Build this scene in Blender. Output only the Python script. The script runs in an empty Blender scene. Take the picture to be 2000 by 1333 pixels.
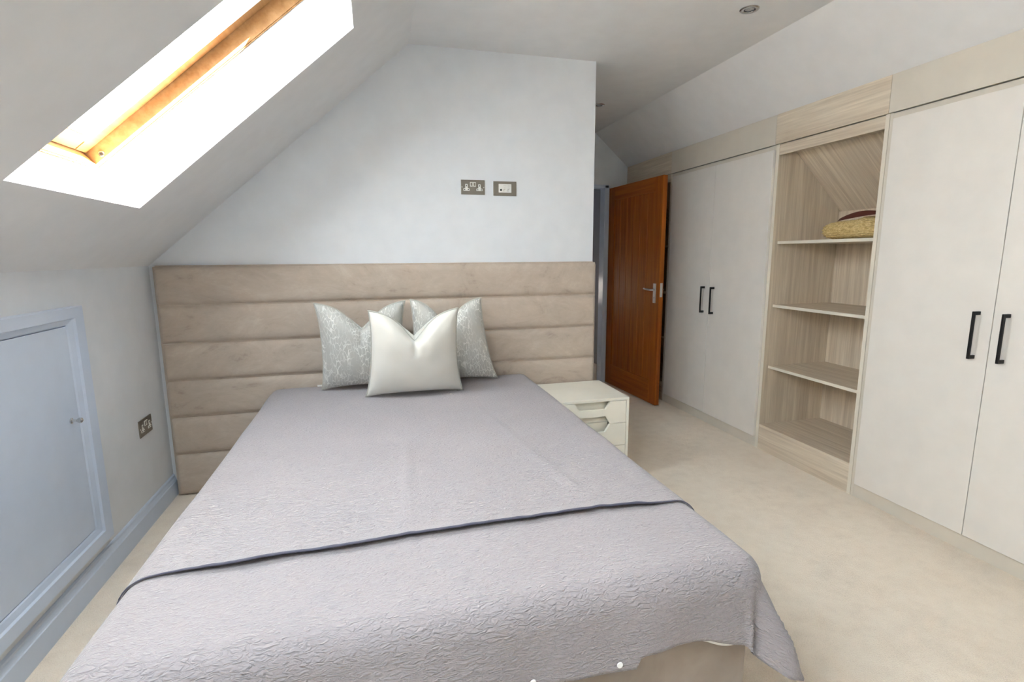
import bpy, bmesh, math, random
from mathutils import Vector, Matrix, noise
random.seed(4)
PI = math.pi
S = bpy.context.scene
COL = S.collection

# ------------------------------------------------------------------ camera
CAM_H, F_PX, PITCH, YAW, ROLL = 1.3445, 1012.72, -9.399, 14.7054, -0.3489
def make_camera():
    a, b, c = (math.radians(v) for v in (PITCH, YAW, ROLL))
    f = Vector((math.sin(b)*math.cos(a), math.cos(b)*math.cos(a), math.sin(a)))
    r = f.cross(Vector((0, 0, 1))).normalized(); u = r.cross(f)
    r2 = r*math.cos(c)+u*math.sin(c); u2 = -r*math.sin(c)+u*math.cos(c)
    cd = bpy.data.cameras.new('camera'); co = bpy.data.objects.new('camera', cd); COL.objects.link(co)
    cd.sensor_width = 36; cd.lens = F_PX*36/2000; cd.clip_start = .02
    m = Matrix((r2, u2, -f)).transposed().to_4x4(); m.translation = (0, 0, CAM_H)
    co.matrix_world = m
    S.camera = co
make_camera()

# ------------------------------------------------------------------ light and exposure
SKY, SUN = 17.0, 260.0
w = bpy.data.worlds.new('overcast_sky'); S.world = w; w.use_nodes = True
bg = w.node_tree.nodes['Background']
bg.inputs['Color'].default_value = (.83, .915, 1.0, 1); bg.inputs['Strength'].default_value = SKY
# the sun stands behind the camera, low over the plane of the left roof slope: it only rakes the window reveals
sl = bpy.data.lights.new('sun', 'SUN'); sl.energy = SUN; sl.color = (1.0, .86, .68); sl.angle = math.radians(.6)
so = bpy.data.objects.new('sun', sl); COL.objects.link(so)
so.rotation_euler = Vector((.402, -.62, .66)).to_track_quat('Z', 'Y').to_euler()
S.view_settings.view_transform = 'Standard'; S.view_settings.look = 'None'
S.view_settings.gamma = 1; S.view_settings.exposure = 0.12; S.view_settings.use_curve_mapping = False
S.cycles.max_bounces = 16; S.cycles.diffuse_bounces = 10; S.cycles.glossy_bounces = 4
S.cycles.transparent_max_bounces = 16
S.cycles.sample_clamp_indirect = 0

# ------------------------------------------------------------------ key dimensions (metres)
XL, YB, XW, ZC = -1.166, 3.205, 2.5375, 2.527      # knee wall, headboard wall, wardrobe face, flat ceiling
XC, YD, YR = 1.392, 4.975, -1.62                   # wall corner, door wall, wall behind the camera
TAN = math.tan(math.radians(41)); CS, SN = math.cos(math.radians(41)), math.sin(math.radians(41))
ZK = 1.299                                         # height of the knee wall
XF = XL+(ZC-ZK)/TAN                                # left slope meets flat ceiling
ZR = 2.205                                         # right slope height at wardrobe face
XG = XW-(ZC-ZR)/TAN
ND = Vector((-SN, 0, CS)); UD = Vector((CS, 0, SN))  # left slope: outward normal, up-slope direction

# ------------------------------------------------------------------ materials
def nodes_of(name):
    m = bpy.data.materials.new(name); m.use_nodes = True
    t = m.node_tree; b = t.nodes['Principled BSDF']
    return m, t, b
def lk(t, a, b): t.links.new(a, b)
def coords(t, kind='Object', scale=(1, 1, 1), rot=(0, 0, 0)):
    tc = t.nodes.new('ShaderNodeTexCoord'); mp = t.nodes.new('ShaderNodeMapping')
    mp.inputs['Scale'].default_value = scale; mp.inputs['Rotation'].default_value = rot
    lk(t, tc.outputs[kind], mp.inputs['Vector']); return mp.outputs['Vector']
def noise_n(t, vec, scale, detail=3, rough=.5, dist=0):
    n = t.nodes.new('ShaderNodeTexNoise'); n.inputs['Scale'].default_value = scale
    n.inputs['Detail'].default_value = detail; n.inputs['Roughness'].default_value = rough
    n.inputs['Distortion'].default_value = dist
    lk(t, vec, n.inputs['Vector']); return n.outputs['Fac']
def ramp(t, fac, stops):
    r = t.nodes.new('ShaderNodeValToRGB'); e = r.color_ramp.elements
    while len(e) < len(stops): e.new(.5)
    for k, (p, c) in zip(e, stops):
        k.position = p; k.color = (*c, 1) if len(c) == 3 else c
    lk(t, fac, r.inputs['Fac']); return r.outputs['Color']
def bump(t, b, h, strength=.3, dist=.01, prev=None):
    n = t.nodes.new('ShaderNodeBump'); n.inputs['Strength'].default_value = strength; n.inputs['Distance'].default_value = dist
    lk(t, h, n.inputs['Height'])
    if prev: lk(t, prev, n.inputs['Normal'])
    lk(t, n.outputs['Normal'], b.inputs['Normal']); return n.outputs['Normal']
def plain(name, col, rough=.5, metal=0, spec=.5, fine=None):
    m, t, b = nodes_of(name)
    b.inputs['Base Color'].default_value = (*col, 1); b.inputs['Roughness'].default_value = rough
    b.inputs['Metallic'].default_value = metal; b.inputs['Specular IOR Level'].default_value = spec
    v = coords(t)
    f = noise_n(t, v, 9, 3)
    lk(t, ramp(t, f, [(.3, tuple(c*.97 for c in col)), (.7, tuple(min(1, c*1.02) for c in col))]), b.inputs['Base Color'])
    if fine: bump(t, b, noise_n(t, v, fine[0], 2), fine[1], .001)
    return m
def wood(name, dark, light, axis, scale=1.0, rough=.5, ring=34):
    """streaky grain along one axis"""
    m, t, b = nodes_of(name)
    sc = [ring*scale]*3; sc[axis] = 1.3*scale
    v = coords(t, scale=sc)
    f = noise_n(t, v, 1.0, 5, .62, .35)
    sc2 = [95*scale]*3; sc2[axis] = 2.6*scale
    f2 = noise_n(t, coords(t, scale=sc2), 1.0, 3, .6)
    mid = tuple((a+c)/2 for a, c in zip(dark, light))
    c1 = ramp(t, f, [(.30, dark), (.5, mid), (.68, light)])
    mx = t.nodes.new('ShaderNodeMixRGB'); mx.blend_type = 'MULTIPLY'; mx.inputs['Fac'].default_value = .5
    lk(t, c1, mx.inputs['Color1']); lk(t, ramp(t, f2, [(.35, (.74, .72, .70)), (.62, (1, 1, 1))]), mx.inputs['Color2'])
    lk(t, mx.outputs['Color'], b.inputs['Base Color'])
    b.inputs['Roughness'].default_value = rough
    bump(t, b, f2, .12, .001)
    return m

M = {}
M['wall'] = plain('wall_paint', (.71, .74, .775), .7, fine=(220, .06))  # slight blue in the white stands in for the flare's cool cast
M['ceil'] = plain('ceiling_paint', (.72, .728, .74), .8, fine=(160, .06))
M['gloss'] = plain('blue_cast_gloss_paint', (.57, .655, .79), .33)  # white paint with the blue cast of lens flare put into its colour
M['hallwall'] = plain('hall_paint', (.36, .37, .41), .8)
M['cream'] = plain('cream_laminate', (.715, .69, .65), .42, fine=(500, .03))
M['cream_frame'] = plain('cream_frame_laminate', (.62, .58, .505), .45)
M['black'] = plain('black_metal', (.018, .017, .017), .38, .6)
M['chrome'] = plain('brushed_chrome', (.62, .62, .62), .16, 1)
M['nickel'] = plain('brushed_nickel_plate', (.30, .275, .24), .30, 1, fine=(300, .05))
M['plastic'] = plain('white_plastic', (.78, .78, .75), .35)
M['dark'] = plain('dark_plastic', (.02, .02, .022), .5)
M['nst'] = plain('ivory_lacquer', (.84, .815, .715), .3)
M['trim'] = plain('dark_hem_binding', (.10, .10, .135), .8)
M['lining'] = plain('white_cotton', (.82, .81, .78), .8)
M['stud'] = plain('white_press_stud', (.92, .92, .92), .4)
M['leather'] = plain('brown_leather', (.09, .018, .012), .33, fine=(180, .2))
M['alu'] = plain('white_aluminium', (.74, .78, .82), .35)
M['gasket'] = plain('rubber_gasket', (.05, .05, .055), .6)
M['oak_y'] = wood('grey_oak_along_y', (.53, .445, .345), (.75, .668, .54), 1)
M['oak_z'] = wood('grey_oak_along_z', (.53, .445, .345), (.75, .668, .54), 2)
M['oak_s'] = wood('grey_oak_along_x', (.53, .445, .345), (.75, .668, .54), 0)
def wood_slope():
    m = wood('grey_oak_down_slope', (.53, .445, .345), (.75, .668, .54), 0); t = m.node_tree
    for mp in [n for n in t.nodes if n.type == 'MAPPING']:
        pre = t.nodes.new('ShaderNodeMapping'); pre.inputs['Rotation'].default_value = (0, math.radians(-43), 0)
        src = mp.inputs['Vector'].links[0].from_socket; lk(t, src, pre.inputs['Vector']); lk(t, pre.outputs['Vector'], mp.inputs['Vector'])
    return m
M['oak_s'] = wood_slope()
M['edge'] = plain('pale_edge_band', (.70, .655, .56), .5)
M['pine'] = wood('varnished_pine', (.30, .15, .052), (.40, .225, .095), 1, .7, .6)
M['door_z'] = wood('stained_oak_upright', (.27, .062, .005), (.44, .125, .011), 2, .8, .5)
M['door_y'] = wood('stained_oak_across', (.27, .062, .005), (.44, .125, .011), 1, .8, .5)

for k_ in ('pine', 'door_z', 'door_y'): M[k_].node_tree.nodes['Principled BSDF'].inputs['Specular IOR Level'].default_value = .25
M['steel'] = plain('satin_steel', (.72, .71, .69), .33, 1)
def carpet():
    m, t, b = nodes_of('cream_carpet')
    v = coords(t)
    big = noise_n(t, v, 2.2, 4, .6, .6); mid = noise_n(t, v, 14, 3, .6); fine = noise_n(t, v, 230, 2, .7)
    mx = t.nodes.new('ShaderNodeMixRGB'); mx.inputs['Fac'].default_value = .5; lk(t, big, mx.inputs['Color1']); lk(t, mid, mx.inputs['Color2'])
    mx2 = t.nodes.new('ShaderNodeMixRGB'); mx2.inputs['Fac'].default_value = .45; lk(t, mx.outputs[0], mx2.inputs['Color1']); lk(t, fine, mx2.inputs['Color2'])
    lk(t, ramp(t, mx2.outputs[0], [(.30, (.68, .575, .455)), (.5, (.85, .745, .61)), (.70, (.92, .83, .70))]), b.inputs['Base Color'])
    b.inputs['Roughness'].default_value = 1; b.inputs['Specular IOR Level'].default_value = .1
    b.inputs['Sheen Weight'].default_value = .25; b.inputs['Sheen Roughness'].default_value = .6
    n1 = bump(t, b, fine, .8, .006)
    bump(t, b, mid, .35, .012, n1)
    return m
M['carpet'] = carpet()
def velvet():
    m, t, b = nodes_of('taupe_velvet')
    v = coords(t, scale=(1, 1, 1.5))
    f = noise_n(t, v, 2.6, 6, .66, 2.2); f2 = noise_n(t, coords(t, scale=(1, 1, 2.2)), 9, 4, .7, 1.5)
    mx = t.nodes.new('ShaderNodeMixRGB'); mx.inputs['Fac'].default_value = .3; lk(t, f, mx.inputs['Color1']); lk(t, f2, mx.inputs['Color2'])
    lk(t, ramp(t, mx.outputs[0], [(.30, (.33, .262, .215)), (.42, (.455, .382, .315)), (.54, (.495, .42, .348)), (.70, (.57, .50, .425))]), b.inputs['Base Color'])
    b.inputs['Roughness'].default_value = .85; b.inputs['Specular IOR Level'].default_value = .2
    b.inputs['Sheen Weight'].default_value = .55; b.inputs['Sheen Roughness'].default_value = .4
    b.inputs['Sheen Tint'].default_value = (.95, .9, .85, 1)
    bump(t, b, f2, .12, .004)
    return m
M['velvet'] = velvet()
def basefab():
    m, t, b = nodes_of('taupe_bed_base_velvet')
    f = noise_n(t, coords(t), 7, 4, .6, .5)
    lk(t, ramp(t, f, [(.35, (.30, .245, .20)), (.65, (.375, .315, .265))]), b.inputs['Base Color'])
    b.inputs['Roughness'].default_value = .9; b.inputs['Sheen Weight'].default_value = .3
    return m
M['basefab'] = basefab()
def crinkle(name, col, depth):
    m, t, b = nodes_of(name)
    v = coords(t, 'UV', scale=(1, 2.5, 1))
    f = noise_n(t, v, 44, 2, .5, .6)
    v2 = coords(t, 'UV', scale=(1, 1, 1))
    g = noise_n(t, v2, 330, 2, .6)
    h = noise_n(t, v2, 2.2, 3, .5)
    lk(t, ramp(t, h, [(.3, tuple(c*.95 for c in col)), (.7, tuple(c*1.03 for c in col))]), b.inputs['Base Color'])
    b.inputs['Roughness'].default_value = .9; b.inputs['Specular IOR Level'].default_value = .2
    b.inputs['Sheen Weight'].default_value = .3; b.inputs['Sheen Roughness'].default_value = .5
    n1 = bump(t, b, g, .3, .0015)
    rr = t.nodes.new('ShaderNodeMath'); rr.operation = 'ABSOLUTE'
    sb = t.nodes.new('ShaderNodeMath'); sb.operation = 'SUBTRACT'; sb.inputs[1].default_value = .5
    lk(t, f, sb.inputs[0]); lk(t, sb.outputs[0], rr.inputs[0])
    bump(t, b, rr.outputs[0], 1.0, depth, n1)
    return m
M['cover'] = crinkle('lilac_grey_crinkled_cotton', (.375, .343, .352), .019)
M['throw'] = crinkle('pale_grey_crinkled_cotton', (.345, .315, .324), .013)
def crackle():
    m, t, b = nodes_of('silver_crackle_fabric')
    tc = t.nodes.new('ShaderNodeTexCoord'); mp = t.nodes.new('ShaderNodeMapping'); mp.inputs['Scale'].default_value = (2.3, .95, 1)
    lk(t, tc.outputs['UV'], mp.inputs['Vector'])
    nz = t.nodes.new('ShaderNodeTexNoise'); nz.inputs['Scale'].default_value = 9; nz.inputs['Detail'].default_value = 3
    lk(t, mp.outputs[0], nz.inputs['Vector'])
    ad = t.nodes.new('ShaderNodeVectorMath'); ad.operation = 'MULTIPLY_ADD'; ad.inputs[1].default_value = (.12, .12, 0)
    lk(t, nz.outputs['Color'], ad.inputs[0]); lk(t, mp.outputs[0], ad.inputs[2])
    vo = t.nodes.new('ShaderNodeTexVoronoi'); vo.feature = 'DISTANCE_TO_EDGE'; vo.inputs['Scale'].default_value = 13
    lk(t, ad.outputs[0], vo.inputs['Vector'])
    mask = ramp(t, vo.outputs['Distance'], [(.02, (1, 1, 1)), (.085, (0, 0, 0))])
    big = ramp(t, noise_n(t, mp.outputs[0], 2.6, 3, .6), [(.36, (0, 0, 0)), (.56, (1, 1, 1))])
    mu = t.nodes.new('ShaderNodeMixRGB'); mu.blend_type = 'MULTIPLY'; mu.inputs['Fac'].default_value = 1
    lk(t, mask, mu.inputs['Color1']); lk(t, big, mu.inputs['Color2'])
    cm = t.nodes.new('ShaderNodeMixRGB'); cm.inputs['Color1'].default_value = (.47, .465, .43, 1); cm.inputs['Color2'].default_value = (.76, .755, .71, 1)
    lk(t, mu.outputs[0], cm.inputs['Fac']); lk(t, cm.outputs[0], b.inputs['Base Color'])
    rg = ramp(t, mu.outputs[0], [(0, (.62, .62, .62)), (1, (.34, .34, .34))]); lk(t, rg, b.inputs['Roughness'])
    b.inputs['Sheen Weight'].default_value = .3
    bump(t, b, mu.outputs[0], .35, .002)
    return m
M['crackle'] = crackle()
def satin():
    m, t, b = nodes_of('ivory_satin')
    v = coords(t, 'UV')
    lk(t, ramp(t, noise_n(t, v, 3, 2), [(.3, (.66, .645, .585)), (.7, (.72, .705, .645))]), b.inputs['Base Color'])
    b.inputs['Roughness'].default_value = .42; b.inputs['Sheen Weight'].default_value = .25
    bump(t, b, noise_n(t, coords(t, 'UV', scale=(60, 900, 1)), 1, 2), .05, .001)
    return m
M['satin'] = satin()
M['piping'] = plain('grey_piping_cord', (.46, .45, .40), .6)
def straw():
    m, t, b = nodes_of('woven_straw')
    v = coords(t, scale=(1, 1, 3)); f = noise_n(t, v, 55, 4, .7, .5)
    lk(t, ramp(t, f, [(.3, (.30, .19, .055)), (.5, (.60, .45, .19)), (.7, (.80, .66, .36))]), b.inputs['Base Color'])
    b.inputs['Roughness'].default_value = .6
    bump(t, b, noise_n(t, coords(t, scale=(1, 1, 2)), 120, 2, .6), .8, .004)
    return m
M['straw'] = straw()
def pane_mat():
    m = bpy.data.materials.new('clear_glazing'); m.use_nodes = True; t = m.node_tree
    t.nodes.remove(t.nodes['Principled BSDF'])
    tr = t.nodes.new('ShaderNodeBsdfTransparent'); gl = t.nodes.new('ShaderNodeBsdfGlossy'); mx = t.nodes.new('ShaderNodeMixShader')
    tr.inputs['Color'].default_value = (.97, .985, .98, 1); gl.inputs['Roughness'].default_value = .02; mx.inputs['Fac'].default_value = .05
    lk(t, tr.outputs[0], mx.inputs[1]); lk(t, gl.outputs[0], mx.inputs[2]); lk(t, mx.outputs[0], t.nodes['Material Output'].inputs['Surface'])
    return m
M['pane'] = pane_mat()

# ------------------------------------------------------------------ object helpers
def mesh_obj(name, verts, faces, mat, parent=None, smooth=False, uvs=None):
    me = bpy.data.meshes.new(name); me.from_pydata([tuple(v) for v in verts], [], faces); me.update()
    if uvs:
        ul = me.uv_layers.new(name='UVMap')
        for p in me.polygons:
            for li, vi in zip(p.loop_indices, p.vertices): ul.data[li].uv = uvs[vi]
    return finish(name, me, mat, parent, smooth)
def finish(name, me, mat, parent=None, smooth=False):
    if smooth:
        for p in me.polygons: p.use_smooth = True
    o = bpy.data.objects.new(name, me); COL.objects.link(o)
    me.materials.append(M[mat] if isinstance(mat, str) else mat)
    if parent: o.parent = parent
    return o
def bm_obj(name, bm, mat, parent=None, smooth=False, auto=None):
    bmesh.ops.recalc_face_normals(bm, faces=bm.faces[:])
    me = bpy.data.meshes.new(name); bm.to_mesh(me); bm.free()
    o = finish(name, me, mat, parent, smooth)
    if auto: smooth_angle(o, auto)
    return o
def smooth_angle(o, deg):
    bm = bmesh.new(); bm.from_mesh(o.data)
    for f in bm.faces: f.smooth = True
    for e in bm.edges:
        if len(e.link_faces) == 2 and e.calc_face_angle(0) > math.radians(deg): e.smooth = False
    bm.to_mesh(o.data); bm.free()
def empty(name, loc=(0, 0, 0)):
    o = bpy.data.objects.new(name, None); o.location = loc; o.empty_display_size = .05; COL.objects.link(o); return o
def tag(o, label, cat, group=None, kind=None):
    o['label'] = label; o['category'] = cat
    if group: o['group'] = group
    if kind: o['kind'] = kind
    return o
def bx(bm, x0, x1, y0, y1, z0, z1, bev=0, seg=2):
    vs = [bm.verts.new(c) for c in ((x0, y0, z0), (x1, y0, z0), (x1, y1, z0), (x0, y1, z0), (x0, y0, z1), (x1, y0, z1), (x1, y1, z1), (x0, y1, z1))]
    fs = [bm.faces.new([vs[i] for i in q]) for q in ((3, 2, 1, 0), (4, 5, 6, 7), (0, 1, 5, 4), (1, 2, 6, 5), (2, 3, 7, 6), (3, 0, 4, 7))]
    if bev:
        es = list({e for f in fs for e in f.edges})
        bmesh.ops.bevel(bm, geom=es, offset=bev, segments=seg, affect='EDGES', profile=.6)
def box(name, x0, x1, y0, y1, z0, z1, mat, parent=None, bev=0, seg=2):
    """box given in the parent's frame"""
    bm = bmesh.new(); bx(bm, x0, x1, y0, y1, z0, z1, bev, seg)
    return bm_obj(name, bm, mat, parent)
def prism(name, poly, axis, a0, a1, mat, parent=None, bev=0):
    """extrude a polygon along an axis; poly holds the two other coordinates in xyz order"""
    bm = bmesh.new()
    def pt(p, a):
        l = list(p); l.insert(axis, a); return l
    A = [bm.verts.new(pt(p, a0)) for p in poly]; B = [bm.verts.new(pt(p, a1)) for p in poly]
    bm.faces.new(A); bm.faces.new(B[::-1]); n = len(poly)
    for i in range(n): bm.faces.new((A[i], B[i], B[(i+1) % n], A[(i+1) % n]))
    if bev: bmesh.ops.bevel(bm, geom=bm.edges[:], offset=bev, segments=2, affect='EDGES', profile=.6)
    return bm_obj(name, bm, mat, parent)
def tube_bm(bm, pts, rad, n=8, closed=False):
    pts = [Vector(p) for p in pts]; N = len(pts); rings = []
    for i, p in enumerate(pts):
        a = pts[(i-1) % N] if (closed or i > 0) else p; b = pts[(i+1) % N] if (closed or i < N-1) else p
        d = (b-a).normalized(); up = Vector((0, 0, 1)) if abs(d.z) < .9 else Vector((1, 0, 0))
        s = d.cross(up).normalized(); q = s.cross(d)
        r = rad[i] if isinstance(rad, (list, tuple)) else rad
        rings.append([bm.verts.new(p+(s*math.cos(2*PI*k/n)+q*math.sin(2*PI*k/n))*r) for k in range(n)])
    for i in range(N if closed else N-1):
        A, B = rings[i], rings[(i+1) % N]
        for k in range(n): bm.faces.new((A[k], A[(k+1) % n], B[(k+1) % n], B[k]))
    if not closed: bm.faces.new(rings[0][::-1]); bm.faces.new(rings[-1])
def tube(name, pts, rad, mat, parent=None, n=8, closed=False):
    bm = bmesh.new(); tube_bm(bm, pts, rad, n, closed); return bm_obj(name, bm, mat, parent, True)
def lathe_bm(bm, prof, origin, axis, n=24):
    axis = Vector(axis).normalized(); up = Vector((0, 0, 1)) if abs(axis.z) < .9 else Vector((1, 0, 0))
    s = axis.cross(up).normalized(); q = axis.cross(s); o = Vector(origin); rings = []
    for r, h in prof:
        if r < 1e-5: rings.append([bm.verts.new(o+axis*h)])
        else: rings.append([bm.verts.new(o+axis*h+(s*math.cos(2*PI*k/n)+q*math.sin(2*PI*k/n))*r) for k in range(n)])
    for A, B in zip(rings, rings[1:]):
        for k in range(n):
            a, b, c, d = A[k % len(A)], A[(k+1) % len(A)], B[(k+1) % len(B)], B[k % len(B)]
            vs = []
            for v in (a, b, c, d):
                if v not in vs: vs.append(v)
            if len(vs) > 2: bm.faces.new(vs)
def lathe(name, prof, origin, axis, mat, parent=None, n=24):
    bm = bmesh.new(); lathe_bm(bm, prof, origin, axis, n); return bm_obj(name, bm, mat, parent, auto=35)
def grid(name, fn, nu, nv, mat, parent=None, smooth=True, uv=None, closed_u=False):
    V, Fc, U = [], [], []
    for j in range(nv+1):
        for i in range(nu+1):
            a, b = i/nu, j/nv; V.append(fn(a, b)); U.append(uv(a, b) if uv else (a, b))
    for j in range(nv):
        for i in range(nu):
            k = j*(nu+1)+i; Fc.append((k, k+1, k+nu+2, k+nu+1))
    return mesh_obj(name, V, Fc, mat, parent, smooth, U)

# ================================================================== THE ROOM
st = lambda o, label, cat: tag(o, label, cat, kind='structure')
floor = box('floor', XL-.15, 3.35, YR-.15, 6.6, -.06, 0, 'carpet'); st(floor, 'cream cut-pile carpet covering the whole floor', 'floor')
# flat ceiling and slopes
st(box('ceiling', XF-.005, XG+.005, YR, YD+.02, ZC, ZC+.06, 'ceil'), 'flat white ceiling strip between the two slopes', 'ceiling')
st(prism('ceiling_right', [(XG, ZC), (3.24, ZR-(3.24-XW)*TAN), (3.24, ZR-(3.24-XW)*TAN+.08), (XG, ZC+.08)], 1, YR, YD+.02, 'ceil'),
   'white sloped ceiling coming down to the tops of the wardrobes', 'ceiling')
# left slope with the openings of the roof window and the added fill window; the edges of the openings are the plaster reveals
DEP = .20
SL = (ZC-ZK)/SN
def slope_left():
    ys = [YR, -.25, .95, 1.632, 2.430, YB+.03]; ss = [-.02, .364, 1.498, SL]
    holes = {(1, 1), (3, 1)}
    bm = bmesh.new(); base = Vector((XL, 0, ZK))
    vb = {}; vt = {}
    for i, y in enumerate(ys):
        for j, s in enumerate(ss):
            p = base+UD*s; vb[i, j] = bm.verts.new((p.x, y, p.z)); q = p+ND*DEP; vt[i, j] = bm.verts.new((q.x, y, q.z))
    cells = {(i, j) for i in range(len(ys)-1) for j in range(len(ss)-1)}-holes
    for (i, j) in cells:
        bm.faces.new((vb[i, j], vb[i+1, j], vb[i+1, j+1], vb[i, j+1])); bm.faces.new((vt[i, j+1], vt[i+1, j+1], vt[i+1, j], vt[i, j]))
        for (di, dj, a, b) in ((-1, 0, (i, j), (i, j+1)), (1, 0, (i+1, j), (i+1, j+1)), (0, -1, (i, j), (i+1, j)), (0, 1, (i, j+1), (i+1, j+1))):
            if (i+di, j+dj) not in cells: bm.faces.new((vb[a], vb[b], vt[b], vt[a]))
    return bm_obj('ceiling_left', bm, 'ceil')
st(slope_left(), 'white sloped ceiling pierced by the roof window', 'ceiling')
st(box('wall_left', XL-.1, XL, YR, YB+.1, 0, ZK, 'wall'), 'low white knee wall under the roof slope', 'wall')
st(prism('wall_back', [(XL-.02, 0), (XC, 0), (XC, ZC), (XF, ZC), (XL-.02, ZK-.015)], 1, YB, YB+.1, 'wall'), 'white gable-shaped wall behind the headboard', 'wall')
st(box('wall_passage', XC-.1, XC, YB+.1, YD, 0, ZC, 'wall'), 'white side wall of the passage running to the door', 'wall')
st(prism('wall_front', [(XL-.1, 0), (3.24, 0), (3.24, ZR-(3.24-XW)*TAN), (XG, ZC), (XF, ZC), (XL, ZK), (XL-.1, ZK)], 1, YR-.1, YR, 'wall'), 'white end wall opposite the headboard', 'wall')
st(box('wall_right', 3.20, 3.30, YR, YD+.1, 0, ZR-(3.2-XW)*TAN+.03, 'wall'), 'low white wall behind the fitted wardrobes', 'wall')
# door wall with its opening (three pieces joined into one wall), hall behind
DX0, DX1, DZ = 1.42, 2.322, 2.035
def door_wall():
    bm = bmesh.new()
    bx(bm, XC-.1, DX0, YD, YD+.1, 0, DZ); bx(bm, DX1, 3.24, YD, YD+.1, 0, ZR-(3.24-XW)*TAN-.01)
    P = [(XC-.1, DZ), (2.735, DZ), (XG, ZC), (XC-.1, ZC)]
    A = [bm.verts.new((x, YD, z)) for x, z in P]; B = [bm.verts.new((x, YD+.1, z)) for x, z in P]
    bm.faces.new(A); bm.faces.new(B[::-1])
    for i in range(4): bm.faces.new((A[i], B[i], B[(i+1) % 4], A[(i+1) % 4]))
    Q = [(DX1, 1.55), (3.24, 1.55), (2.735, DZ), (DX1, DZ)]
    A = [bm.verts.new((x, YD+.001, z)) for x, z in Q]; B = [bm.verts.new((x, YD+.1, z)) for x, z in Q]
    bm.faces.new(A); bm.faces.new(B[::-1])
    for i in range(4): bm.faces.new((A[i], B[i], B[(i+1) % 4], A[(i+1) % 4]))
    return bm_obj('wall_door', bm, 'wall')
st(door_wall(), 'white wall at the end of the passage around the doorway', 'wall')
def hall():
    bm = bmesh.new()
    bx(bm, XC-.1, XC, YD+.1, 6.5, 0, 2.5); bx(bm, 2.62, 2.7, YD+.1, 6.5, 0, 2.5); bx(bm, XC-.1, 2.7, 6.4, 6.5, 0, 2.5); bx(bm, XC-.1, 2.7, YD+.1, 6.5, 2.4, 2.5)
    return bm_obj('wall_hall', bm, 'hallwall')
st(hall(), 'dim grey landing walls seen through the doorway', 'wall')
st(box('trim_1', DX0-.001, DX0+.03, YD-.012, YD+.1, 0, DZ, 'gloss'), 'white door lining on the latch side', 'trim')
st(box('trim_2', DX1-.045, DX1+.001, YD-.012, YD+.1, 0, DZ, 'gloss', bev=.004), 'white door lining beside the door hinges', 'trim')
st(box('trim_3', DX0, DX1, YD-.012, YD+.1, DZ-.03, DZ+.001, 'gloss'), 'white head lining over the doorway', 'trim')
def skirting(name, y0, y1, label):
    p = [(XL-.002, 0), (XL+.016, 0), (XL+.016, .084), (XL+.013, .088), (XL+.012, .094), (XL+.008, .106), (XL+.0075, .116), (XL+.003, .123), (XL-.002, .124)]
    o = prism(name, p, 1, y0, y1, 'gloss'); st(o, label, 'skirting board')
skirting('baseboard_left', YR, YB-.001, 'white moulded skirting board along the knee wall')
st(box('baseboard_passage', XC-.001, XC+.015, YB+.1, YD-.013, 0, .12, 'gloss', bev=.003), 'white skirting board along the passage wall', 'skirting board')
st(box('baseboard_front', XL+.016, 2.5, YR-.001, YR+.015, 0, .12, 'gloss', bev=.003), 'white skirting board along the end wall', 'skirting board')

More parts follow.
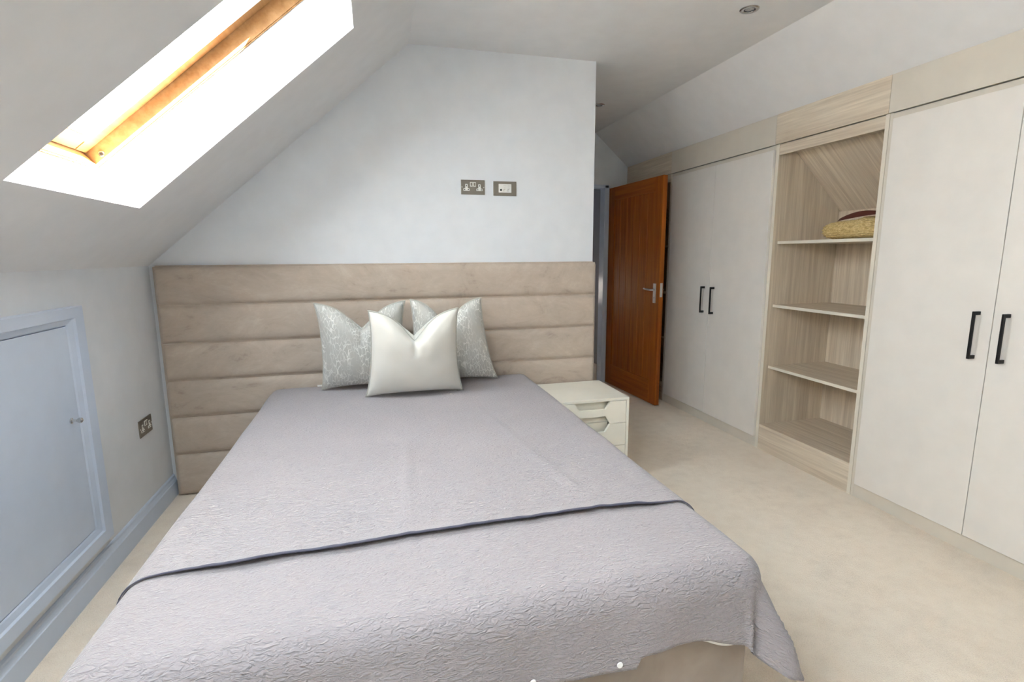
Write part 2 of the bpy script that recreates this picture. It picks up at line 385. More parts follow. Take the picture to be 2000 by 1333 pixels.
# ------------------------------------------------------------------ roof windows
def roof_window(name, y0, y1, s0, s1, label, near_dark=True):
    """frame directions: x' along y, s up-slope, d outward"""
    root = empty(name, Vector((XL, 0, ZK))+UD*s0+Vector((0, (y0+y1)/2, 0))+ND*DEP); tag(root, label, 'window', kind='structure')
    base = Vector((XL, 0, ZK))-root.location
    def P(y, s, d):
        p = base+UD*s+ND*d; return Vector((p.x, p.y+y, p.z))
    def bar(nm, ya, yb, sa, sb, da, db, mat, parent=root, bev=.004):
        bm = bmesh.new(); bx(bm, 0, 1, 0, 1, 0, 1)
        for v in bm.verts: v.co = P(ya+(yb-ya)*v.co.x, sa+(sb-sa)*v.co.y, da+(db-da)*v.co.z)
        if bev: bmesh.ops.bevel(bm, geom=bm.edges[:], offset=bev, segments=2, affect='EDGES')
        return bm_obj(nm, bm, mat, parent)
    t = .012
    a, b = DEP-.012, DEP+.10
    bar('frame_jamb', y0, y0+t, s0, s1, a, b, 'pine'); bar('frame_jamb', y1-t, y1, s0, s1, a, b, 'pine')
    bar('frame_sill', y0+t, y1-t, s0, s0+t, a, b, 'pine'); bar('frame_head', y0+t, y1-t, s1-t, s1, a, b, 'pine')
    # sash: stiles, bottom and top rails
    g = t+.004; wd = .078; c0, c1 = DEP+.050, DEP+.09
    s_ = [bar('sash_stile', y0+g, y0+g+wd, s0+g, s1-g, c0, c1, 'pine'), bar('sash_stile', y1-g-wd, y1-g, s0+g, s1-g, c0, c1, 'pine')]
    bar('sash_bottom_rail', y0+g+wd, y1-g-wd, s0+g, s0+g+.07, c0, c1, 'pine'); bar('sash_top_rail', y0+g+wd, y1-g-wd, s1-g-.07, s1-g, c0, c1, 'pine')
    # white blind channels along the sash with a dark rubber line
    for k, (ya, yb) in enumerate(((y0+g+wd-.03, y0+g+wd+.006), (y1-g-wd-.022, y1-g-wd+.004))):
        bar('blind_channel', ya, yb, s0+g+.05, s1-g-.05, c0-.008, c0+.03, 'alu', root, .002)
    bar('rubber_seal', y0+g+wd+.013, y0+g+wd+.022, s0+g+.07, s1-g-.07, c0+.01, c0+.035, 'gasket', root, 0)
    bar('pane', y0+g+wd-.004, y1-g-wd+.004, s0+g+.06, s1-g-.06, c1-.03, c1-.022, 'pane', root, 0)
    # chrome fixing cup on the far jamb near the sill
    pc = P(y1-t, s0+.055, DEP+.018)
    lathe('fixing_cup', [(.011, 0), (.011, .003), (.0075, .0035), (.0065, .001), (0, .001)], pc, (0, -1, 0), 'chrome', root, 18)
    lathe('bolt_hole', [(.0062, .0012), (0, .0018)], pc, (0, -1, 0), 'dark', root, 14)
    # sky portal just outside the pane
    ld = bpy.data.lights.new(name+'_portal', 'AREA'); ld.shape = 'RECTANGLE'; ld.size = y1-y0; ld.size_y = s1-s0
    lo = bpy.data.objects.new(name+'_portal', ld); COL.objects.link(lo)
    cx = Vector((XL, 0, ZK))+UD*(s0+s1)/2+ND*(DEP+.12); cx.y = (y0+y1)/2
    mt = Matrix((Vector((0, 1, 0)), UD, ND)).transposed()
    if mt.determinant() < 0: mt = Matrix((Vector((0, -1, 0)), UD, ND)).transposed()
    mt = mt.to_4x4(); mt.translation = cx; lo.matrix_world = mt
    ld.cycles.is_portal = True
roof_window('window_1', 1.632, 2.430, .364, 1.498, 'pine-framed roof window in the left slope above the hatch')
roof_window('window_fill', -.25, .95, .364, 1.498, 'added pine-framed roof window out of view on the left slope, for fill light')  # added outside the view to brighten the room

# ------------------------------------------------------------------ eaves hatch in the knee wall
def hatch():
    root = empty('door_2', (XL, 1.94, .245)); st(root, 'white flush eaves hatch low in the knee wall', 'door')
    y0, y1, z0, z1 = 1.545-1.94, 2.345-1.94, 0, .843
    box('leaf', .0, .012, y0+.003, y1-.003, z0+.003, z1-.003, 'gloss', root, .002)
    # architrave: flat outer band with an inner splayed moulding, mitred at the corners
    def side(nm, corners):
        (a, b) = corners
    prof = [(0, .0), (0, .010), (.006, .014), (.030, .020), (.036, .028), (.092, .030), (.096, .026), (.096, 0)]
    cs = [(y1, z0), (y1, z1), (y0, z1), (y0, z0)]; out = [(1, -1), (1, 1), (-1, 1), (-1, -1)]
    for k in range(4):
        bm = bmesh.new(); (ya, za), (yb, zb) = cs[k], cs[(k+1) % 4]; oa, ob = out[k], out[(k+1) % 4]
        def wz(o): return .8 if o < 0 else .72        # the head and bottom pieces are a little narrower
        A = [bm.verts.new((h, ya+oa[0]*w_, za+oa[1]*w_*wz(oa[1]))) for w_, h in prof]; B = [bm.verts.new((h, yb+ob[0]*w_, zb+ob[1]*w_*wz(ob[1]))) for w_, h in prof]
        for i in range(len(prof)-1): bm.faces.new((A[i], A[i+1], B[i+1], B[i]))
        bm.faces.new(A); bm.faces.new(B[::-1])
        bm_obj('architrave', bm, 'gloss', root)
    kn = lathe('knob', [(0, 0), (.0105, 0), (.0105, .004), (.006, .007), (.0048, .013), (.0052, .02), (.0085, .023), (.0108, .029), (.0098, .035), (.005, .0385), (0, .039)],
               (.012, 2.285-1.94, .726-.245), (1, 0, 0), 'chrome', root, 24)
    kn['label'] = 'small round chrome knob'
hatch()

# ------------------------------------------------------------------ oak door standing open
def oak_door():
    ox, oy = 2.325, YD-.015
    root = empty('door_1', (ox, oy, .008)); st(root, 'orange-stained oak boarded door standing open beside the wardrobe', 'door')
    Lw, Hh, th = .945, 1.992, .042
    ang = math.atan2(.044, .945)
    root.rotation_euler = (0, 0, ang)
    # local: leaf runs along -y, visible face at x=0, thickness towards +x
    st_w, tr, br = .115, .125, .21
    box('hinge_stile', 0, th, -st_w, 0, 0, Hh, 'door_z', root, .003)
    box('latch_stile', 0, th, -Lw, -Lw+st_w, 0, Hh, 'door_z', root, .003)
    box('top_rail', 0, th, -Lw+st_w, -st_w, Hh-tr, Hh, 'door_y', root, .003)
    box('bottom_rail', 0, th, -Lw+st_w, -st_w, 0, br, 'door_y', root, .003)
    n = 6; wd = (Lw-2*st_w)/n
    for k in range(n):
        y = -st_w-wd*(k+1)
        box('board', .0075, th-.0075, y+.0012, y+wd-.0012, br-.005, Hh-tr+.005, 'door_z', root, .004, 1)
    # lever handle on both faces
    yp, zp = -Lw+.063, 1.03
    for sgn, x0 in ((-1, 0), (1, th)):
        h = box('lock_plate', min(x0, x0+sgn*.008), max(x0, x0+sgn*.008), yp-.02, yp+.02, zp-.115, zp+.055, 'steel', root, .002)
        lev = tube('lever', [(x0+sgn*.006, yp, zp), (x0+sgn*.028, yp, zp), (x0+sgn*.04, yp+.006, zp), (x0+sgn*.044, yp+.02, zp+.001), (x0+sgn*.045, yp+.06, zp+.002), (x0+sgn*.044, yp+.115, zp+.006)],
             [.0095, .0095, .0095, .0092, .0085, .0065], 'steel', root, 10)
        lathe('keyhole', [(.004, 0), (.004, .0006), (0, .0006)], (x0+sgn*.0082, yp, zp-.07), (sgn, 0, 0), 'dark', root, 10)
    box('latch_plate', .009, th-.009, -Lw-.0012, -Lw+.002, zp-.06, zp+.06, 'steel', root)
    box('latch_bolt', .014, th-.016, -Lw-.009, -Lw, zp-.012, zp+.012, 'steel', root, .002)
    for z in (.22, 1.0, 1.75): box('hinge', -.002, .004, -.001, .010, z-.05, z+.05, 'steel', root, .001)
oak_door()

# ================================================================== FITTED WARDROBES (Y runs along the run, face at XW)
XB, ZBK = 3.064, 1.622
def zin(x): return 1.988-(x-2.671)*(1.988-ZBK)/(XB-2.671)
SIDE = [(0, 0), (XB-XW, 0), (XB-XW, ZBK), (.126, 1.995), (.126, 2.033), (0, 2.033)]
def fascia(root, y0, y1, mat):
    x0 = -.014; t = .018
    f = prism('fascia', [(x0, 2.034), (x0+t, 2.034), (x0+t, ZR-(x0+t)*TAN-.002), (x0, ZR-x0*TAN-.002)], 1, y0+.001, y1-.001, mat, root)
    return f
def bar_handle(root, xf, y, z0, z1, parent):
    hw = .0055
    h = empty_mesh = bmesh.new()
    bx(h, xf-.036, xf-.026, y-hw, y+hw, z0, z1, .0025)
    bx(h, xf-.028, xf+.002, y-hw, y+hw, z0, z0+.016, .0025); bx(h, xf-.028, xf+.002, y-hw, y+hw, z1-.016, z1, .0025)
    o = bm_obj('handle', h, 'black', parent); return o
def wardrobe(y0, y1, gap, hy, label):
    """hy: handle positions; two leaves meeting at the gap"""
    root = empty('wardrobe', (XW, (y0+y1)/2, 0)); tag(root, label, 'wardrobe', 'cream two-door fitted wardrobes')
    c = (y0+y1)/2
    for ya in (y0, y1-.018): prism('side_panel', SIDE, 1, ya-c+.0005, ya-c+.0175, 'cream_frame', root)
    box('plinth', .0, .018, y0-c+.018, y1-c-.018, 0, .078, 'cream_frame', root, .001)
    box('top_rail', .0, .018, y0-c+.018, y1-c-.018, 2.0, 2.030, 'cream_frame', root)
    box('base_board', .018, XB-XW, y0-c+.018, y1-c-.018, .06, .078, 'cream_frame', root)
    box('back_panel', XB-XW-.008, XB-XW, y0-c+.018, y1-c-.018, .078, ZBK, 'cream_frame', root)
    fascia(root, y0-c, y1-c, 'cream_frame')
    for k, (a, b, s) in enumerate(((y0, gap-.0015, -1), (gap+.0015, y1, 1))):
        a2 = a+.002 if k == 0 else a; b2 = b if k == 0 else b-.034
        dr = box('door', -.021, -.002, a2-c, b2-c, .081, 2.001, 'cream', root, .0018)
        hz = [y for y in hy if a < y < b][0]
        bar_handle(root, -.021, hz-c, .886, 1.094, dr)
    return root
YS0, YS1 = 2.172, 2.938
wardrobe(YS1+.0, 4.156, 3.528, (3.468, 3.588), 'cream two-door wardrobe between the oak door and the open shelves')
wardrobe(.985, YS0, 1.586, (1.529, 1.640), 'cream two-door wardrobe nearest the camera, cut by the picture edge')
def shelf_unit(y0, y1, label, th0=.022, th1=.026):
    root = empty('shelf_unit', (XW, (y0+y1)/2, 0)); tag(root, label, 'shelf unit', 'grey oak open shelf units')
    c = (y0+y1)/2; a, b = y0-c, y1-c
    prism('side_panel', SIDE, 1, a+.0005, a+th0, 'oak_z', root); prism('side_panel', SIDE, 1, b-th1, b-.0005, 'oak_z', root)
    ia, ib = a+th0, b-th1
    for yy, w_ in ((a+.0005, th0-.0005), (b-th1, th1-.0005)): box('edge_strip', -.0025, .0, yy, yy+w_, 0, 2.033, 'oak_y' if 0 else 'edge', root)
    box('plinth', .0, .018, ia, ib, 0, .158, 'oak_y', root, .001)
    box('header', .0, .018, ia, ib, 1.966, 2.030, 'oak_y', root, .001)
    box('floor_board', .0, XB-XW-.012, ia, ib, .158, .176, 'oak_y', root)
    box('back_panel', XB-XW-.012, XB-XW, ia, ib, .02, ZBK, 'oak_z', root)
    # sloping lining under the roof
    d0, d1 = (.134, 1.988), (XB-XW-.0, ZBK)
    prism('sloping_panel', [(.02, 1.968+.0), (.112, 1.990), (.134, 1.988), (XB-XW, ZBK), (XB-XW, ZBK+.018), (.14, 2.006), (.02, 2.006)], 1, ia, ib, 'oak_s', root)
    for z in (1.425, 1.008, .589):
        s = box('shelf', .038, XB-XW-.012, ia+.0005, ib-.0005, z-.018, z, 'oak_y', root)
        box('edge_band', .0365, .038, ia+.0005, ib-.0005, z-.018, z, 'edge', s)
    fascia(root, a, b, 'oak_y')
    return root
shelf_unit(YS0, YS1, 'grey oak open shelf unit with four bays between the two wardrobes')
shelf_unit(4.156, YD-.001, 'grey oak open shelf unit mostly hidden behind the open door')

# ================================================================== HEADBOARD
def headboard():
    x0, x1, zt = -1.133, 1.399, 1.298
    root = empty('headboard', (0, YB, 0)); tag(root, 'wide taupe velvet headboard of six horizontal padded channels', 'headboard')
    box('backing', x0-.007, x1, -.032, -.001, .004, zt-.003, 'velvet', root, .004)
    zs = [.004, .246, .4616, .6684, .8773, 1.0863, zt]
    for k in range(6):
        z0, z1 = zs[k], zs[k+1]; h = z1-z0; n = 18; m = 90
        sx = random.uniform(0, 50)
        prof = []
        for i in range(n+1):                     # half-round padded profile, from the bottom seam over the front to the top seam
            a = i/n; q = abs(2*a-1)
            y = -.026-.031*(1-q**5)**.55
            prof.append((y, z0+.0008+(h-.0016)*a))
        def fn(u, v, prof=prof, z0=z0, h=h, sx=sx):
            i = min(int(round(v*n)), n); y, z = prof[i]
            x = x0+(x1-x0)*u; e = min(u, 1-u)*(x1-x0)
            sq = 1-(max(0, 1-e/.022))**2.2
            y2 = -.024+(y+.024)*max(0.0, sq)**.5
            dz = .0016*noise.noise((x*3+sx, z*2, 1)); y2 += .0022*noise.noise((x*4.2+sx, z*6, 3))*min(1, e*20)
            return (x, y2, z+dz*(1 if 0 < i < n else .3))
        V, Fc = [], []
        us = [0, .0008, .002, .004, .0065, .0095]; us = us+[.0095+(1-.019)*i/m for i in range(1, m)]+[1-q for q in us[::-1]]
        for j in range(n+1):
            for u in us: V.append(fn(u, j/n))
        W_ = len(us)
        for j in range(n):
            for i in range(W_-1):
                q = j*W_+i; Fc.append((q, q+1, q+W_+1, q+W_))
        mesh_obj('padded_channel', V, Fc, 'velvet', root, True)
    pts = [(x0+.001, -.03, .01), (x0, -.03, zt-.006), (x0+.008, -.03, zt), (x1-.02, -.03, zt), (x1-.002, -.03, zt-.015), (x1, -.03, .01)]
    tube('edge_piping', pts, .0042, 'velvet', root, 8)
headboard()

# ================================================================== BED
BX0, BX1, BY0, BZ = -.605, .925, .985, .583
def bed():
    root = empty('bed', (.16, 2.07, 0)); tag(root, 'king-size divan bed with taupe velvet base against the headboard', 'bed')
    oy = -2.07; ox = -.16
    box('base', BX0+.012+ox, BX1-.010+ox, BY0+.045+oy, 3.14+oy, .03, .425, 'basefab', root, .018, 3)
    box('mattress', BX0+.018+ox, BX1-.018+ox, BY0+.03+oy, 3.135+oy, .426, BZ-.022, 'lining', root, .05, 4)
    for x in (-.6, .62):
        for y in (-.95, .95): lathe('foot', [(0, 0), (.022, 0), (.026, .03), (0, .03)], (x, y, 0.0), (0, 0, 1), 'dark', root, 12)
bed()
RR = .062
def drape(u, v, off):
    """u: cloth coordinate across the bed, v: along it (metres on the unfolded cloth); off: distance from the mattress skin"""
    x0 = BX0+RR-.006*(2.2-min(2.2, v)); x1 = BX1-RR; y0 = BY0+RR
    dx = u-x1 if u > x1 else (u-x0 if u < x0 else 0); dy = v-y0 if v < y0 else 0
    d = math.hypot(dx, dy); bxp = min(max(u, x0), x1); byp = max(v, y0)
    wr = noise.noise((u*2.1, v*2.1, 0))*.006+noise.noise((u*5.5, v*4.5, 7))*.0028
    # long soft pull creases running down the bed
    wr += .0065*math.exp(-((u-(.50+.14*(2.2-v)))/.022)**2)*max(0, min(1, (v-1.1)*2))*max(0, min(1, (2.8-v)*2))
    wr += .0045*math.exp(-((u-(.10-.05*(2.2-v)))/.018)**2)*max(0, min(1, (v-1.2)*3))*max(0, min(1, (2.3-v)*2))
    if d < 1e-6: return Vector((u, v, BZ+off+wr))
    r = RR+off; ang = d/RR
    cx, cy = dx/d, dy/d
    if ang < PI/2:
        out = r*math.sin(ang); drop = r*(1-math.cos(ang)); k = ang/(PI/2)
        n = (math.sin(ang), math.cos(ang)); rest = 0
    else:
        rest = d-RR*PI/2; corner = (2*abs(cx*cy))
        fl = .05+.36*corner
        out = r+rest*fl; drop = r+rest*math.sqrt(1-fl*fl); n = (1, 0); k = 1
    # hanging folds grow with the drop
    t = u if abs(dy) > abs(dx) else v
    amp = min(1, rest*5)*.010
    if dy < 0 and dx == 0: amp *= 1+.9*math.exp(-((u-.80)/.10)**2)
    fold = amp*(math.sin(t*13+1.0)+.6*math.sin(t*31+2))
    if rest > 0 and cx > .15 and dy < 0:       # pinched fold beside the right foot corner
        th = math.degrees(math.atan2(abs(dy), abs(dx)))      # 0 = side, 90 = foot
        g_ = min(1, rest*7)
        fold += g_*(.016*math.exp(-((th-44)/14)**2)-.038*math.exp(-((th-70)/11)**2)-.016*math.exp(-((th-14)/9)**2))
    if cx > .5 and v > 2.3: fold = min(0, fold)
    return Vector((bxp+cx*(out+fold+wr*n[0]), byp+cy*(out+fold+wr*n[0]), BZ+off-drop+wr*n[1]))
def lerp_tab(tab, x):
    if x <= tab[0][0]: return tab[0][1]
    for (a, b), (c, d) in zip(tab, tab[1:]):
        if x <= c:
            q = (x-a)/(c-a); return b+(d-b)*q
    return tab[-1][1]
FRONT = [(-1.0, .30), (-.5, .30), (.2, .245), (.36, .232), (.50, .238), (.552, .236), (.565, .208), (.66, .206), (.76, .218), (.84, .245), (.95, .275), (1.03, .28), (1.10, .255), (1.16, .205), (1.2, .14)]   # overhang at the foot below the crease
SIDEL, SIDER = .34, .335
def cloth(name, off, v_end, v_start, mat, nu, nv, label, cat, start_fn=None):
    UL, UR = BX0+RR-SIDEL, BX1-RR+SIDER
    root = empty(name, (.16, (v_end+v_start)/2, BZ)); tag(root, label, cat)
    loc = root.location
    def fn(a, b):
        u = UL+(UR-UL)*a; vs = start_fn(u); v = vs+(v_end-vs)*b
        return drape(u, v, off(u, v, vs))-loc
    def uv(a, b):
        u = UL+(UR-UL)*a; vs = start_fn(u); return (u, vs+(v_end-vs)*b)
    o = grid('cloth', fn, nu, nv, mat, root, True, uv)
    m = o.modifiers.new('thickness', 'SOLIDIFY'); m.thickness = .005; m.offset = -1
    return root, fn
def throw_start(u): return BY0+RR-lerp_tab(FRONT, u)-.012*math.sin(u*9)*0
th_root, th_fn = cloth('throw', lambda u, v, vs: .006, 2.15, 0, 'throw', 190, 170, 'pale grey crinkled throw hanging over the foot of the bed', 'throw', throw_start)
# white lining peeping out below the hem, and two press studs near it
def lining():
    V, Fc = [], []
    N = 26; loc = th_root.location
    for i in range(N+1):
        u = .725+.125*i/N; vs = throw_start(u); hang = .012*abs(math.sin(PI*i/N))**.8
        V += [drape(u, vs+.02, -.004)-loc, drape(u, vs-hang, -.002)-loc]
    for i in range(N): Fc.append((2*i, 2*i+1, 2*i+3, 2*i+2))
    o = mesh_obj('lining', V, Fc, 'lining', th_root, True); m = o.modifiers.new('t', 'SOLIDIFY'); m.thickness = .002
    o['label'] = 'white lining peeping out below the hem'
lining()
for (u, z) in ((.302, .395), (.51, .40)):
    v = BY0+RR-(RR*PI/2+(BZ-RR-z)); p = drape(u, v, .008)-th_root.location
    lathe('press_stud', [(.0075, 0), (.007, .0025), (0, .004)], p, (0, -1, 0), 'stud', th_root, 14)
def hemline(u): return 1.318+.010*math.sin(u*3.1+.2)+.006*noise.noise((u*7, 3, 0))+.003*noise.noise((u*24, 9, 0))
def on_top(u): return max(0.0, min(1.0, (u-BX0-.03)/.16))*max(0.0, min(1.0, (BX1-.03-u)/.16))
cv_root, cv_fn = cloth('coverlet', lambda u, v, vs: .0125+on_top(u)*(.010*max(0, 1-(v-vs)/.05)**1.5+.004*(noise.noise((u*8, 5, 2))+.4)*max(0, 1-(v-vs)/.08)), 3.118, 0, 'cover', 190, 200,
                       'lilac-grey crinkled coverlet spread over the upper bed with a dark hem', 'coverlet', hemline)
N_H = 240
hem_pts = [cv_fn(.10+.80*i/N_H, 0)+Vector((0, -.001, -.0015)) for i in range(N_H+1)]
hem_r = [.0014+.0022*on_top(BX0+RR-SIDEL+(BX1-RR+SIDER-BX0-RR+SIDEL)*(.10+.80*i/N_H))+.0007*noise.noise((i*.11, 4, 4)) for i in range(N_H+1)]
tube('hem_binding', hem_pts, hem_r, 'trim', cv_root, 8)['label'] = 'dark indigo-grey hem binding'

# ================================================================== CUSHIONS
def cushion(loc, wt, wb, h, T, lean, yaw, dent, mat, label, group=None, roll=0, seed=0, tagside=False, shear=0):
    """square scatter cushion with a chopped top; local x across, z up, front towards -y"""
    root = empty('cushion', loc); tag(root, label, 'cushion', group)
    root.rotation_euler = (-lean, roll, yaw)
    N = 46
    def outline(u, v):
        """u,v in -1..1 -> x,z of the flattened cover"""
        hw = (wb+(wt-wb)*(v+1)/2)/2
        ins = .135*(1-v*v)**.7*abs(u)**2            # sides pull in between the corners
        x = u*hw*(1-ins*.75)
        z = h*(v+1)/2
        z += .020*(1-u*u)*(v**6 if v < 0 else 0)   # bottom edge rises a little between its corners
        dd = dent*(math.exp(-(abs(u)/.40)**1.35))
        z -= dd*max(0, (v+.25)/1.25)**2.2
        z -= .010*(1-u*u)*max(0, v)**4
        x += shear*(v+1)/2
        return x, z
    def thick(u, v):
        a = max(0, 1-abs(u)**2.6)*max(0, 1-abs(v)**2.6)
        t = T*a**.55
        crease = math.exp(-(u/.055)**2)*max(0.0, (v-.05)/.95)**.9      # the chopped fold
        t *= 1-.62*crease
        t *= 1+.16*math.exp(-((abs(u)-.38)/.25)**2)*max(0, v)
        # wrinkles run out to the corners
        cr = (abs(u)*abs(v))**2
        t += .0055*cr*noise.noise((u*11+seed, v*11, seed))*(1 if a > .02 else 0)+.003*noise.noise((u*3+seed, v*3, seed+4))*min(1, a*3)
        return t
    def P(u, v, s):
        x, z = outline(u, v); return (x, -s*thick(u, v), z)
    def w1(q): return math.sin(q*PI/2)*.35+q*.65
    V, Fc, U = [], [], []; n1 = N+1
    for s in (1, -1):
        for j in range(n1):
            for i in range(n1):
                u, v = w1(2*i/N-1), w1(2*j/N-1); V.append(P(u, v, s)); U.append(((u+1)/2+seed*.37, (v+1)/2+seed*.21))
    for s in (0, 1):
        b = s*n1*n1
        for j in range(N):
            for i in range(N):
                q = b+j*n1+i; f = (q, q+1, q+n1+1, q+n1); Fc.append(f if s == 0 else f[::-1])
    me_o = mesh_obj('cover', V, Fc, mat, root, True, U)
    bm = bmesh.new(); bm.from_mesh(me_o.data); bmesh.ops.remove_doubles(bm, verts=bm.verts[:], dist=1e-5); bm.to_mesh(me_o.data); bm.free()
    pts = []
    for i in range(40): pts.append(P(w1(2*i/40-1), -1, 0))
    for i in range(40): pts.append(P(1, w1(2*i/40-1), 0))
    for i in range(40): pts.append(P(w1(1-2*i/40), 1, 0))
    for i in range(40): pts.append(P(-1, w1(1-2*i/40), 0))
    tube('piping', pts, .0042, 'piping' if mat != 'satin' else 'piping', root, 8, True)
    if tagside: box('care_tag', -wb/2-.022, -wb/2+.004, .01, .0112, .014, .024, 'lining', root)['label'] = 'small white care tag'
    return root
G = 'silver crackle scatter cushions'
cushion((-.083, 3.02, .604), .480, .470, .505, .085, -math.radians(9), 0, .155, 'crackle', 'silver crackle-patterned cushion leaning on the headboard, further from the nightstand', G, seed=1, tagside=True)
cushion((.438, 3.02, .606), .405, .520, .510, .085, -math.radians(9), 0, .160, 'crackle', 'silver crackle-patterned cushion leaning on the headboard, nearer the nightstand', G, seed=2, shear=-.052)
cushion((.187, 2.80, .604), .455, .525, .490, .095, -math.radians(14), 0, .17, 'satin', 'plain ivory satin cushion in front of the two patterned ones', None, seed=3)

# ================================================================== NIGHTSTAND
def nightstand():
    x0, x1, y0, y1, zt = .957, 1.420, 2.690, 3.128, .515
    cx, cy = (x0+x1)/2, (y0+y1)/2
    root = empty('nightstand', (cx, cy, 0)); tag(root, 'ivory three-drawer nightstand with cut-out hexagon pulls beside the bed', 'nightstand')
    hw, hd = (x1-x0)/2, (y1-y0)/2; t = .016
    box('top', -hw, hw, -hd, hd, zt-t, zt, 'nst', root, .0015)
    for s in (-1, 1): box('side_panel', min(s*hw, s*(hw-t)), max(s*hw, s*(hw-t)), -hd, hd, .0, zt-t, 'nst', root, .001)
    box('back_panel', -hw+t, hw-t, hd-.008, hd, .06, zt-t, 'nst', root)
    box('plinth', -hw+t, hw-t, -hd+.012, -hd+.03, 0, .082, 'nst', root)
    box('base', -hw+t, hw-t, -hd+.03, hd-.008, .066, .082, 'nst', root)
    p = .1383; iw = hw-t-.002
    for k in range(3):
        zb, z1 = .084+p*k+.0012, .084+p*(k+1)-.0012; m_ = (zb+z1)/2; q0 = .112; q1 = .083; bh = .018
        poly = [(-iw, z1), (-q0, z1), (-q1, m_+bh), (q1, m_+bh), (q0, z1), (iw, z1), (iw, zb), (q0, zb), (q1, m_-bh), (-q1, m_-bh), (-q0, zb), (-iw, zb)]
        f = prism('drawer_front', poly, 1, -hd+.001, -hd+.021, 'nst', root, .0022)
        box('recess_back', -q0-.004, q0+.004, -hd+.046, -hd+.052, zb, z1, 'nst', f)
nightstand()

# ================================================================== SOCKETS, DOWNLIGHTS, BAG
def socket(loc, rot, label):
    """twin switched socket; local x across, z up, front towards -y"""
    root = empty('wall_socket', loc); root.rotation_euler = (0, 0, rot); tag(root, label, 'wall socket', 'brushed metal twin sockets')
    box('plate', -.073, .073, -.005, .001, -.043, .043, 'nickel', root, .0016)
    for s in (-1, 1):
        x = s*.040
        poly = [(-.019, -.021), (.019, -.021), (.019, -.008), (.007, -.007), (.007, .018), (-.007, .018), (-.007, -.007), (-.019, -.008)]
        p = prism('socket_insert', [(x+a, b) for a, b in poly], 1, -.0068, -.004, 'plastic', root, .001)
        for (a, b, w_, h_) in ((0, .009, .0022, .0045), (-.0115, -.0145, .0035, .0022), (.0115, -.0145, .0035, .0022)):
            box('pin_hole', x+a-w_, x+a+w_, -.0074, -.0066, b-h_, b+h_, 'dark', p)
        rk = box('rocker_switch', s*.0095-.0085, s*.0095+.0085, -.0075, -.004, .004, .03, 'plastic', root, .001)
        box('rocker_recess', s*.0095-.005, s*.0095+.005, -.0080, -.0074, .008, .026, 'nickel', rk)
        lathe('screw', [(.0035, 0), (.003, .0012), (0, .0012)], (s*.0665, -.005, 0), (0, -1, 0), 'plastic', root, 12)
    return root
socket((.6015, YB, 1.752), 0, 'brushed metal twin power socket on the headboard wall beside the media plate')
socket((XL, 2.9265, .498), PI/2, 'brushed metal twin power socket low on the knee wall')
def media():
    root = empty('media_plate', (.801, YB, 1.749)); tag(root, 'brushed metal media outlet plate on the headboard wall', 'outlet plate')
    box('plate', -.073, .073, -.005, .001, -.043, .043, 'nickel', root, .0016)
    m = box('module', -.040, .040, -.0072, -.004, -.024, .027, 'plastic', root, .001)
    lathe('aerial_socket', [(.0062, 0), (.0062, .003), (.003, .003), (.003, .001), (0, .001)], (-.026, -.0072, -.009), (0, -1, 0), 'dark', root, 16)
    for x in (-.002, .024):
        j = box('data_socket', x-.007, x+.008, -.0086, -.007, -.019, -.002, 'plastic', root, .0008)
        box('shutter_edge', x-.0072, x-.005, -.0089, -.0084, -.018, -.004, 'nickel', j); box('shutter_top', x-.005, x+.004, -.0089, -.0084, -.006, -.0045, 'nickel', j)
        box('flap', x-.006, x+.006, -.0078, -.0071, .003, .0042, 'nickel', m); box('flap', x-.009, x+.011, -.0078, -.0071, .016, .0172, 'nickel', m)
media()
def downlight(loc, label):
    root = empty('downlight', loc); tag(root, label, 'downlight', 'recessed chrome downlights')
    lathe('bezel', [(.029, .0), (.046, .0), (.046, -.002), (.042, -.005), (.031, -.0055), (.027, -.003), (.026, .0)], (0, 0, 0), (0, 0, 1), 'chrome', root, 36)
    lathe('lamp', [(0, -.0005), (.008, -.004), (.016, -.003), (.0255, -.0005), (.0255, .0), (0, .0)], (0, 0, 0), (0, 0, 1), 'lamp', root, 28)
    lathe('retaining_ring', [(.0255, 0), (.0255, -.0025), (.0235, -.0028), (.0235, 0)], (0, 0, 0), (0, 0, 1), 'dark', root, 28)
M['lamp'] = plain('unlit_lamp_reflector', (.55, .55, .54), .12, .9)
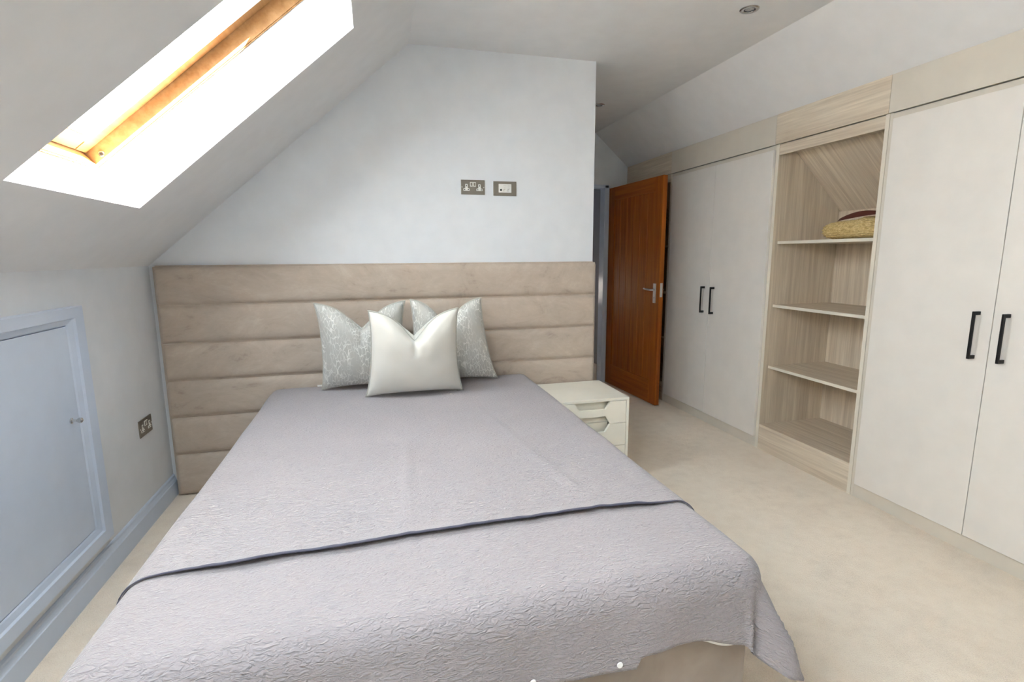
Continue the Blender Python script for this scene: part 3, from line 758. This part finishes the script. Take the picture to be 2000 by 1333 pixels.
downlight((1.838, 2.381, ZC), 'recessed chrome downlight in the ceiling above the wardrobes')
downlight((1.801, 4.074, ZC), 'recessed chrome downlight in the ceiling of the passage to the door')
def bag():
    lx, ly, lz = 2.80, 2.50, 1.4255
    root = empty('straw_bag', (lx, ly, lz)); tag(root, 'woven straw bag with brown leather strap lying on the top shelf', 'bag')
    NU, NV = 150, 54; L, W, H = .212, .135, .056
    V, Fc, U = [], [], []
    for j in range(NV+1):
        ph = -PI/2+PI*j/NV
        for i in range(NU):
            th = 2*PI*i/NU
            c, s = math.cos(th), math.sin(th); n = 3.4
            rr = (abs(c)**n+abs(s)**n)**(-1/n)
            cp = abs(math.cos(ph))**.62; sp = math.copysign(abs(math.sin(ph))**.75, math.sin(ph))
            row = math.sin(ph*26); twist = .5+.5*math.sin(th*74+(2 if int(j*26/NV) % 2 else 0)*1.6)
            rd = 1+.016*row+.012*twist*row+.01*noise.noise((th*3, ph*4, 2))
            z = H*(1+sp*(1+.015*row))+.018*max(0, sp)*max(0, -s)*1.0+.004*noise.noise((c*3, s*3, 5))
            V.append((W*rr*c*cp*rd, L*rr*s*cp*rd, max(.001, z))); U.append((i/NU, j/NV))
    for j in range(NV):
        for i in range(NU):
            a = j*NU+i; b = j*NU+(i+1) % NU; Fc.append((a, b, b+NU, a+NU))
    mesh_obj('woven_body', V, Fc, 'straw', root, True, U)
    # folded leather strap lying over the top
    N = 26; V, Fc = [], []
    for i in range(N+1):
        q = i/N; y = .115-.27*q; z = .118+.014*abs(math.sin(PI*q))**.8+.022*q; hh = .009+.008*abs(math.sin(PI*min(1, q*1.05)))
        for dx, dz in ((-.008, -hh), (.010, hh), (.013, hh), (-.005, -hh)): V.append((-.06+dx, y, z+dz))
    for i in range(N):
        for k in range(4): Fc.append((4*i+k, 4*i+(k+1) % 4, 4*i+4+(k+1) % 4, 4*i+4+k))
    Fc += [(0, 1, 2, 3), (4*N+3, 4*N+2, 4*N+1, 4*N)]
    mesh_obj('leather_strap', V, Fc, 'leather', root)
bag()
